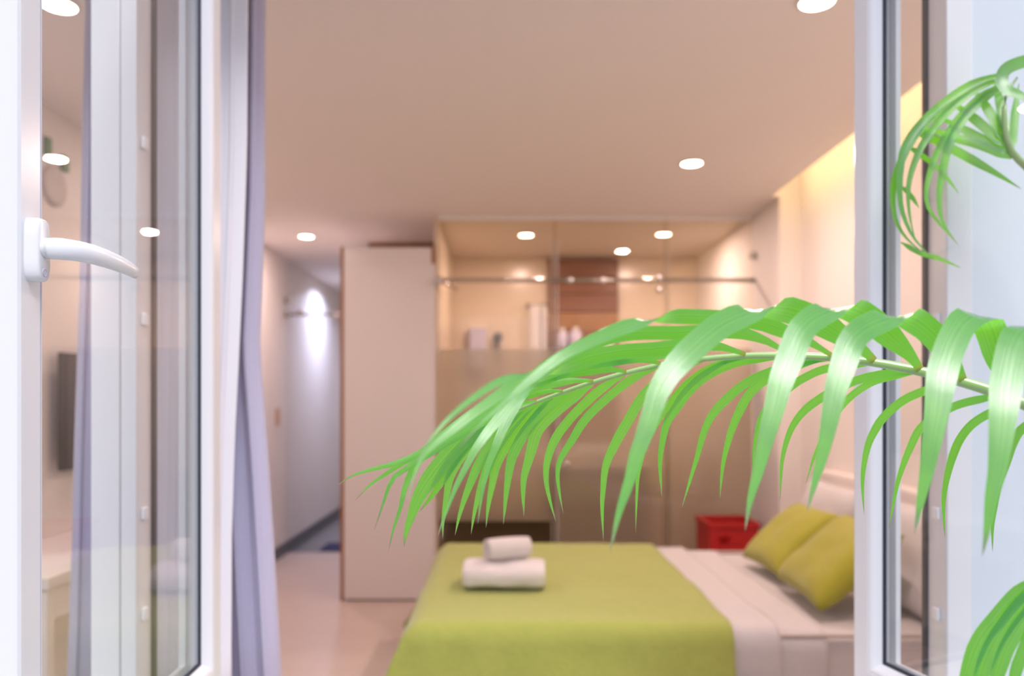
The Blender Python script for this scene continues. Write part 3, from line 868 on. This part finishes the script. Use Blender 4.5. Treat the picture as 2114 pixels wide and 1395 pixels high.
# ------------------------------------------------------------------ curtains
def curtain(name, m, ytab, left, right, z0, z1, folds, amp, yc, label, seed, nu=130, nz=40):
    bm = bmesh.new()
    def f(u, v):
        z = z0 + (z1 - z0) * v
        ypx = VY - (z - CAM_H) * FPX / yc
        xl = (interp(left, ypx) - VX) * yc / FPX
        xr = (interp(right, ypx) - VX) * yc / FPX
        ph = folds * 2 * math.pi * u + .8 * math.sin(u * 5 + seed) + .5 * noise.noise(Vector((u * 3, z * .8, seed)))
        a = amp * (.75 + .35 * math.sin(u * 9 + seed * 2))
        x = xl + (xr - xl) * u + .010 * math.sin(2 * ph)
        y = yc + a * math.sin(ph) + .008 * noise.noise(Vector((u * 6, z * 1.6, seed + 4)))
        return Vector((x, y, z))
    grid(bm, nu, nz, f)
    o = obj(name, bm, MT[m], None, smooth=True, solid=.003)
    tag(o, label, 'curtain')
    return o
Lc = [(-400, 150), (0, 168), (540, 154), (1000, 138), (1395, 124), (2000, 105)]
Rc = [(-400, 538), (0, 541), (400, 540), (560, 534), (720, 527), (950, 544), (1200, 559), (1395, 571), (2000, 600)]
curtain('curtain', 'curtain', None, Lc, Rc, 0.02, CEIL - .01, 8, .042, 1.80, 'lavender grey curtain gathered beside the open window', 1.7)
Ls = [(-400, 285), (0, 285), (1395, 285)]
Rs = [(-400, 503), (0, 502), (300, 500), (560, 490), (900, 474), (1100, 468), (2000, 465)]
curtain('sheer_curtain', 'sheer', None, Ls, Rs, 0.02, CEIL - .01, 4, .010, 1.715, 'narrow white voile curtain between the casement and the grey curtain', 3.1, nu=70)
# ------------------------------------------------------------------ potted palm
PX, PY = 1.12, 0.60
palm = empty('potted_palm', (PX, PY, 0))
tag(palm, 'green potted palm whose feathery fronds arch in front of the window', 'potted palm')
bm = bmesh.new()
lathe(bm, [(.15, 0), (.17, .01), (.205, .33), (.215, .34), (.215, .37), (.195, .37), (.19, .32), (.02, .31)], (0, 0, 0), 40)
obj('pot', bm, MT['pot'], palm, smooth=True)
bm = bmesh.new(); lathe(bm, [(.188, .318), (.187, .335), (.10, .345), (.01, .347)], (0, 0, 0), 32)
obj('soil', bm, MT['soil'], palm, smooth=True)
for k, (a, b, h) in enumerate(((-.05, .02, .52), (.06, .05, .62), (.0, -.06, .46), (.09, -.03, .55))):
    bm = bmesh.new()
    tube(bm, [(a, b, .33), (a * 1.2, b * 1.2, .33 + h * .5), (a * .9, b * .9, .33 + h)], [.017, .015, .010], 12)
    obj('cane', bm, MT['cane'], palm, smooth=True)

def catmull(pts, n):
    """Resample a polyline as a smooth curve with n+1 evenly spaced points."""
    pts = [Vector(p) for p in pts]
    ext = [pts[0] * 2 - pts[1]] + pts + [pts[-1] * 2 - pts[-2]]
    dense = []
    for i in range(1, len(ext) - 2):
        p0, p1, p2, p3 = ext[i - 1:i + 3]
        for k in range(16):
            t = k / 16
            dense.append(.5 * ((2 * p1) + (p2 - p0) * t + (2 * p0 - 5 * p1 + 4 * p2 - p3) * t * t + (3 * p1 - p0 - 3 * p2 + p3) * t ** 3))
    dense.append(pts[-1])
    acc = [0.0]
    for a, b in zip(dense, dense[1:]): acc.append(acc[-1] + (b - a).length)
    L = acc[-1]; out = []; j = 0
    for i in range(n + 1):
        s = L * i / n
        while j < len(acc) - 2 and acc[j + 1] < s: j += 1
        t = (s - acc[j]) / max(1e-9, acc[j + 1] - acc[j])
        out.append(dense[j].lerp(dense[j + 1], t))
    return out

def width_profile(s, hold):
    a = .30 + .70 * sstep(0, .16, s)
    if s > hold: a *= max(0.0, 1 - ((s - hold) / (1 - hold))) ** .85
    return a

def leaflet(frond, path, width, depth0, ddepth, crest=None, hold=.45, n=34, fold=.07, dpow=2.0, depths=None):
    """One palm leaflet: a folded blade along a curve in space. crest = pixel at which it arches over."""
    pp = catmull([(x, y) for x, y in path], n)
    sc = None
    if crest is not None:
        c = Vector(crest)
        sc = min(range(n + 1), key=lambda i: (pp[i] - c).length) / n
    cen, ang, turn = [], [], []
    run = depth0
    for i, q in enumerate(pp):
        s = i / n
        d = depth0 + ddepth * (1 - (1 - s) ** dpow)
        if sc is not None:      # arching blade: rises towards the eye, tips over at the crest, then hangs ever steeper
            if i:
                step = (q - pp[i - 1]).length * depth0 / FPX
                slope = interp([(-1, 30), (-.06, 34), (-.03, 50), (.03, 42), (.06, 31), (.12, 28), (.22, 25), (.29, 14), (.5, 9), (.8, 5)], s - sc)
                run -= math.tan(math.radians(slope)) * step
            d = run
        if depths: d = depth0 + interp(depths, s)
        cen.append(P(q.x, q.y, d))
        T = (pp[min(i + 1, n)] - pp[max(i - 1, 0)]).normalized()
        turn.append(0.0 if sc is None else sstep(sc, sc + .10, s))
        if sc is None:
            ang.append(math.atan2(-(T.x), -T.y))     # perpendicular on the rising-side convention
        else:
            wa = math.atan2(-(T.x), -T.y)            # (-Ty, Tx) with y up
            wd = math.atan2(T.x, T.y)                # ( Ty,-Tx) with y up
            if wa < -.5: wa += 2 * math.pi
            if wa > math.pi: wa -= 2 * math.pi
            if wd > .5: wd -= 2 * math.pi
            if wd < -math.pi: wd += 2 * math.pi
            k = sstep(sc - .10, sc + .10, s)
            ang.append((max(-.2, min(wa, 1.75)) if k < 1 else 0) * (1 - k) + (min(.2, max(wd, -1.75)) if k > 0 else 0) * k)
    if sc is None:      # unwrap so that the blade never flips
        for i in range(1, len(ang)):
            while ang[i] - ang[i - 1] > math.pi: ang[i] -= 2 * math.pi
            while ang[i] - ang[i - 1] < -math.pi: ang[i] += 2 * math.pi
    bm = bmesh.new()
    uvl = bm.loops.layers.uv.new('UVMap')
    rows, uvs = [], {}
    cols = (-1, -.5, 0, .5, 1)
    for i in range(n + 1):
        s = i / n
        T = (cen[min(i + 1, n)] - cen[max(i - 1, 0)]).normalized()
        W = Vector((math.cos(ang[i]), -.24 * turn[i], math.sin(ang[i])))
        W = (W - T * W.dot(T) * .6).normalized()
        Nn = T.cross(W)
        if Nn.length < 1e-4: Nn = Vector((0, -1, 0))
        Nn.normalize()
        if Nn.z < 0: Nn = -Nn
        if rows and Nn.dot(lastN) < 0: Nn = -Nn
        lastN = Nn
        hw = width / 2 * cen[i].y / FPX * width_profile(s, hold)
        row = []
        for c in cols:
            v = bm.verts.new(cen[i] + W * hw * c - Nn * hw * fold * (1 - abs(c)) + Nn * hw * .0)
            uvs[v] = ((c + 1) / 2, s)
            row.append(v)
        rows.append(row)
    for a, b in zip(rows, rows[1:]):
        for k in range(4):
            f = bm.faces.new((a[k], a[k + 1], b[k + 1], b[k]))
            for l in f.loops: l[uvl].uv = uvs[l.vert]
    for v in bm.verts: v.co -= palm.location
    return obj('leaflet', bm, MT['leaf'], frond, smooth=True, recalc=False)

def frond(path, rad_px, label, tail):
    """path: (x, y, depth) pixels; tail: world points from the path's foot down to the cane."""
    pts = [P(*p) for p in path]
    w = [1.25 * r * p[2] / FPX for r, p in zip(rad_px, path)]
    full = catmull(pts[::-1] + [Vector(t) for t in tail], 70)
    m_ = len(tail)
    bm = bmesh.new()
    rr = []
    n0 = len(pts)
    for i, q in enumerate(full):
        best = min(range(n0), key=lambda k: (pts[k] - q).length)
        rr.append(w[best] if (pts[best] - q).length < .08 else min(.009, w[0] * 1.15))
    for _ in range(6):
        rr = [rr[0]] + [(rr[i - 1] + rr[i] + rr[i + 1]) / 3 for i in range(1, len(rr) - 1)] + [rr[-1]]
    tube(bm, [p - palm.location for p in full], rr, 10)
    o = obj('frond', bm, MT['rachis'], palm, smooth=True)
    o['label'] = label
    return o

# --- the long frond across the room
def zr(x): return .745 + (2114 - x) / 1244 * .20
rx = [(2240, 920), (2180, 865), (2114, 833), (2070, 815), (1989, 788), (1900, 766), (1805, 748), (1718, 738), (1630, 734), (1539, 734), (1448, 741),
      (1364, 753), (1293, 769), (1225, 788), (1162, 809), (1108, 829), (1050, 852), (990, 876), (930, 905), (875, 935)]
rw = [12, 11.5, 11, 10.5, 9.5, 8.5, 7.5, 6.8, 6, 5.4, 5, 4.6, 4.2, 3.8, 3.4, 3, 2.6, 2.2, 1.8, 1.2]
F1 = frond([(x, y, zr(x)) for x, y in rx], rw, 'long frond reaching across the open window',
           [(.66, .64, 1.20), (.85, .58, 1.02), (1.07, .60, .78)])
arches = [
    # path, width px, crest
    ([(2180, 862), (2172, 800), (2160, 730), (2140, 682), (2118, 672), (2097, 700), (2084, 750), (2076, 800), (2072, 844), (2065, 915), (2058, 974), (2048, 1021), (2041, 1068), (2034, 1116), (2027, 1150)], 62, (2128, 672)),
    ([(2083, 815), (2070, 770), (2055, 715), (2040, 668), (2018, 648), (1988, 664), (1968, 700), (1953, 740), (1943, 780), (1935, 844), (1923, 915), (1913, 974), (1901, 1033), (1892, 1080), (1887, 1104)], 60, (2026, 650)),
    ([(1989, 785), (1975, 755), (1950, 718), (1920, 685), (1890, 662), (1855, 650), (1801, 668), (1768, 690), (1753, 715), (1745, 740), (1735, 771), (1726, 801), (1718, 841), (1702, 920), (1692, 960), (1682, 995), (1674, 1025), (1665, 1060)], 55, (1850, 652)),
    ([(1900, 763), (1878, 732), (1842, 697), (1803, 664), (1770, 643), (1736, 634), (1704, 643), (1674, 660), (1656, 678), (1644, 702), (1634, 730), (1622, 760), (1611, 790), (1604, 821), (1595, 855), (1583, 900), (1573, 940), (1563, 980), (1554, 1011), (1547, 1041), (1538, 1097)], 56, (1738, 635)),
    ([(1805, 745), (1785, 725), (1748, 700), (1700, 669), (1660, 650), (1622, 638), (1580, 635), (1545, 644), (1503, 662), (1472, 682), (1445, 705), (1424, 724), (1403, 746), (1382, 769), (1368, 791), (1356, 817), (1346, 850), (1339, 870), (1325, 910), (1313, 940), (1303, 980), (1291, 1017), (1281, 1047), (1271, 1085), (1259, 1142)], 56, (1580, 636)),
    ([(1718, 734), (1696, 720), (1660, 700), (1614, 682), (1580, 669), (1540, 661), (1490, 656), (1440, 654), (1395, 653), (1350, 657), (1291, 674), (1251, 690), (1210, 708), (1170, 728), (1136, 751), (1111, 770), (1087, 790), (1060, 815), (1030, 843), (990, 876), (946, 925)], 32, (1352, 657)),
    ([(1630, 731), (1605, 716), (1581, 703), (1541, 689), (1500, 684), (1450, 685), (1400, 687), (1340, 687), (1291, 690), (1240, 702), (1180, 728), (1130, 750), (1080, 771), (1030, 788), (990, 812), (950, 842), (920, 870), (892, 902), (874, 930), (858, 962)], 29, (1080, 768)),
    ([(1539, 731), (1511, 722), (1480, 714), (1440, 713), (1390, 717), (1341, 722), (1301, 724), (1261, 729), (1220, 738), (1180, 752), (1130, 768), (1081, 785), (1041, 808), (1000, 836), (960, 866), (920, 898), (886, 927), (864, 958), (849, 1000), (838, 1042)], 31, (1130, 766)),
    ([(1448, 738), (1420, 730), (1380, 730), (1330, 734), (1280, 740), (1230, 748), (1180, 760), (1130, 780), (1090, 802), (1050, 832), (1010, 860), (960, 890), (915, 918), (880, 940), (840, 966), (810, 988), (798, 1018), (784, 1060), (772, 1096)], 26, None),
    ([(1364, 750), (1320, 741), (1270, 742), (1220, 748), (1170, 757), (1130, 772), (1092, 795), (1064, 820), (1040, 852), (1008, 890), (980, 930), (960, 967), (936, 1017), (901, 1112)], 26, (1100, 790)),
    ([(1293, 767), (1260, 762), (1220, 763), (1170, 768), (1130, 778), (1097, 797), (1073, 820), (1056, 850), (1040, 882), (1024, 920), (1008, 960), (996, 1011), (986, 1083)], 24, (1090, 803)),
    ([(1225, 786), (1190, 785), (1150, 789), (1110, 796), (1070, 808), (1030, 824), (990, 846), (950, 873), (910, 903), (870, 934), (820, 955), (770, 968), (725, 983), (693, 1004)], 22, None),
    ([(1162, 807), (1130, 807), (1090, 814), (1050, 829), (1010, 849), (970, 873), (930, 901), (885, 930), (840, 950), (800, 976), (765, 1000), (732, 1034)], 20, None),
    ([(1108, 827), (1080, 833), (1040, 848), (1000, 868), (950, 894), (905, 923), (865, 950), (838, 1000), (826, 1050), (812, 1092), (802, 1138)], 18, None),
]
for path, wpx, crest in arches:
    d0 = zr(path[0][0]) - .004
    leaflet(F1, path, wpx, d0, -.165 if crest else -.05, crest, hold=.50, dpow=1.7)
under = [
    ([(1010, 868), (975, 890), (951, 912), (911, 957), (881, 997), (861, 1033), (847, 1071), (838, 1101), (834, 1130)], 36),
    ([(1035, 860), (985, 895), (941, 942), (901, 1010), (866, 1056)], 26),
    ([(1060, 850), (1010, 880), (961, 930), (931, 980), (921, 1031), (915, 1071), (914, 1114)], 20),
    ([(1085, 840), (1040, 880), (995, 945), (968, 1005), (950, 1058), (939, 1106)], 20),
    ([(1108, 832), (1066, 868), (1022, 930), (998, 988), (981, 1050), (972, 1104)], 20),
    ([(1140, 820), (1095, 856), (1048, 915), (1026, 955), (1016, 1000), (1008, 1045), (1003, 1090)], 22),
    ([(1175, 808), (1130, 838), (1091, 882), (1070, 916), (1055, 952), (1046, 1010), (1039, 1083)], 22),
    ([(1225, 792), (1175, 826), (1135, 860), (1108, 892), (1094, 940), (1082, 984), (1080, 1020), (1082, 1068)], 24),
    ([(1290, 774), (1245, 800), (1205, 835), (1172, 870), (1144, 910), (1129, 956), (1128, 996), (1136, 1035), (1148, 1079)], 19),
    ([(1360, 758), (1308, 780), (1253, 822), (1208, 866), (1180, 910), (1157, 948), (1151, 980), (1155, 1017), (1163, 1061)], 18),
    ([(1450, 745), (1388, 768), (1332, 812), (1297, 868), (1273, 910), (1251, 960), (1245, 1011), (1243, 1051), (1246, 1117)], 21),
    ([(1540, 738), (1480, 752), (1420, 790), (1370, 850), (1335, 910), (1319, 970), (1315, 1011), (1312, 1101)], 14),
    ([(1625, 738), (1575, 738), (1521, 746), (1460, 773), (1420, 808), (1396, 842), (1377, 872), (1368, 910), (1363, 944), (1363, 977), (1367, 1030)], 22),
    ([(1718, 742), (1655, 748), (1589, 768), (1541, 790), (1497, 826), (1468, 860), (1452, 896), (1440, 940), (1428, 980), (1407, 1050)], 19),
    ([(1700, 742), (1640, 756), (1587, 780), (1553, 806), (1533, 836), (1513, 880), (1501, 920), (1493, 956), (1489, 991), (1486, 1033)], 19),
    ([(1803, 751), (1710, 760), (1660, 780), (1630, 800), (1595, 830), (1571, 862), (1559, 910), (1555, 950), (1554, 984)], 17),
    ([(1898, 769), (1841, 770), (1781, 781), (1735, 799), (1700, 818), (1662, 846), (1636, 880), (1621, 920), (1614, 956), (1612, 990), (1610, 1035)], 18),
    ([(1890, 770), (1821, 782), (1781, 800), (1745, 829), (1718, 865), (1698, 905), (1680, 945), (1663, 1000)], 15),
    ([(1986, 790), (1950, 797), (1914, 805), (1874, 821), (1844, 842), (1820, 866), (1805, 890), (1793, 916), (1785, 950), (1781, 985), (1781, 1017), (1784, 1063)], 18),
    ([(2080, 818), (2045, 820), (1985, 833), (1948, 850), (1902, 882), (1880, 922), (1862, 967), (1849, 1014), (1835, 1094)], 17),
    ([(2122, 838), (2085, 840), (2051, 849), (2010, 873), (1984, 903), (1968, 938), (1956, 981), (1949, 1021), (1948, 1057), (1951, 1112)], 18),
    ([(2185, 868), (2145, 868), (2110, 885), (2091, 915), (2077, 955), (2062, 997), (2054, 1045), (2049, 1087), (2049, 1140)], 19),
]
for k, (path, wpx) in enumerate(under):
    leaflet(F1, path, wpx, zr(path[0][0]) + .004, .06 + .012 * (k % 3), None, hold=.52)

# --- the frond behind the glass of the far casement
D2 = 1.36
F2 = frond([(2175, 400, D2), (2120, 345, D2), (2092, 318, D2), (2078, 285, D2), (2073, 240, D2), (2078, 195, D2), (2100, 160, D2)], [7, 6.5, 6, 5, 4, 3, 2],
           'frond seen through the casement glass', [(1.06, 1.22, 1.52), (1.16, 1.02, 1.28), (1.20, .80, 1.02), (1.18, .64, .90)])
for path, wpx, dd in [
    ([(2085, 150), (2060, 155), (2002, 176), (1946, 214), (1895, 262), (1866, 310), (1857, 370), (1861, 430), (1880, 480), (1905, 513), (1932, 540)], 17, -.03),
    ([(2082, 160), (2060, 165), (2010, 187), (1958, 230), (1915, 282), (1890, 330), (1876, 380), (1876, 430), (1884, 475), (1894, 505)], 15, -.02),
    ([(2080, 170), (2060, 178), (2020, 202), (1972, 252), (1937, 310), (1919, 360), (1912, 400), (1918, 432), (1945, 468), (1978, 506)], 14, -.025),
    ([(2082, 180), (2064, 185), (2036, 200), (1998, 234), (1972, 272), (1955, 312), (1945, 360), (1939, 400), (1941, 440), (1951, 468), (1980, 508)], 18, -.035),
    ([(2000, 190), (1950, 222), (1908, 258), (1872, 308), (1850, 362), (1843, 400), (1848, 450), (1870, 490), (1908, 524)], 16, -.015),
    ([(2092, 322), (2085, 324), (2020, 298), (1970, 284), (1925, 268), (1880, 262)], 20, .03),
    ([(2088, 314), (2076, 311), (2002, 274), (1960, 252), (1925, 238)], 20, .03),
    ([(2082, 300), (2067, 293), (2020, 252), (1980, 222), (1950, 205)], 22, .03),
    ([(2078, 292), (2073, 287), (2048, 240), (2022, 200), (2000, 178)], 22, .03),
    ([(2076, 280), (2067, 222), (2056, 180), (2045, 160)], 22, .03),
    ([(2090, 310), (2094, 250), (2099, 203), (2104, 170)], 18, .02),
    ([(1880, 268), (1920, 283), (1964, 306), (2020, 337), (2065, 363), (2110, 391)], 20, .02),
    ([(2150, 122), (2110, 128), (2078, 142), (2067, 165), (2080, 185), (2110, 198), (2150, 225)], 26, -.06),
    ([(1872, 300), (1905, 322), (1940, 350), (1965, 380), (1980, 401)], 12, .02),
    ([(1862, 385), (1882, 406), (1898, 430)], 10, .01),
    ([(1860, 500), (1900, 522), (1940, 534), (1985, 553)], 11, .01),
]:
    leaflet(F2, path, wpx, D2, dd, None, hold=.55, n=26, fold=.12, dpow=1.0)

# --- the frond low in the corner, nearest the eye
D3 = .70
F3 = frond([(2300, 1330, D3), (2230, 1235, D3), (2180, 1190, D3), (2150, 1185, D3), (2120, 1200, D3)], [8, 7, 6, 5, 3],
           'low frond close to the eye', [(.68, .66, 1.02), (.88, .60, .90), (1.08, .58, .76)])
for path, wpx in [
    ([(2165, 1187), (2140, 1203), (2100, 1230), (2060, 1275), (2022, 1325), (1995, 1400), (1985, 1480), (1990, 1560)], 40),
    ([(2172, 1190), (2150, 1214), (2110, 1248), (2074, 1294), (2044, 1345), (2024, 1405), (2018, 1480), (2022, 1570)], 38),
    ([(2180, 1192), (2152, 1238), (2118, 1276), (2090, 1316), (2070, 1360), (2056, 1410), (2052, 1480), (2058, 1580)], 34),
    ([(2190, 1198), (2160, 1262), (2132, 1304), (2112, 1346), (2094, 1400), (2090, 1480), (2096, 1570)], 28),
    ([(2205, 1210), (2172, 1290), (2146, 1350), (2130, 1420), (2128, 1520)], 28),
]:
    leaflet(F3, path, wpx, D3, -.03, None, hold=.5, n=24)
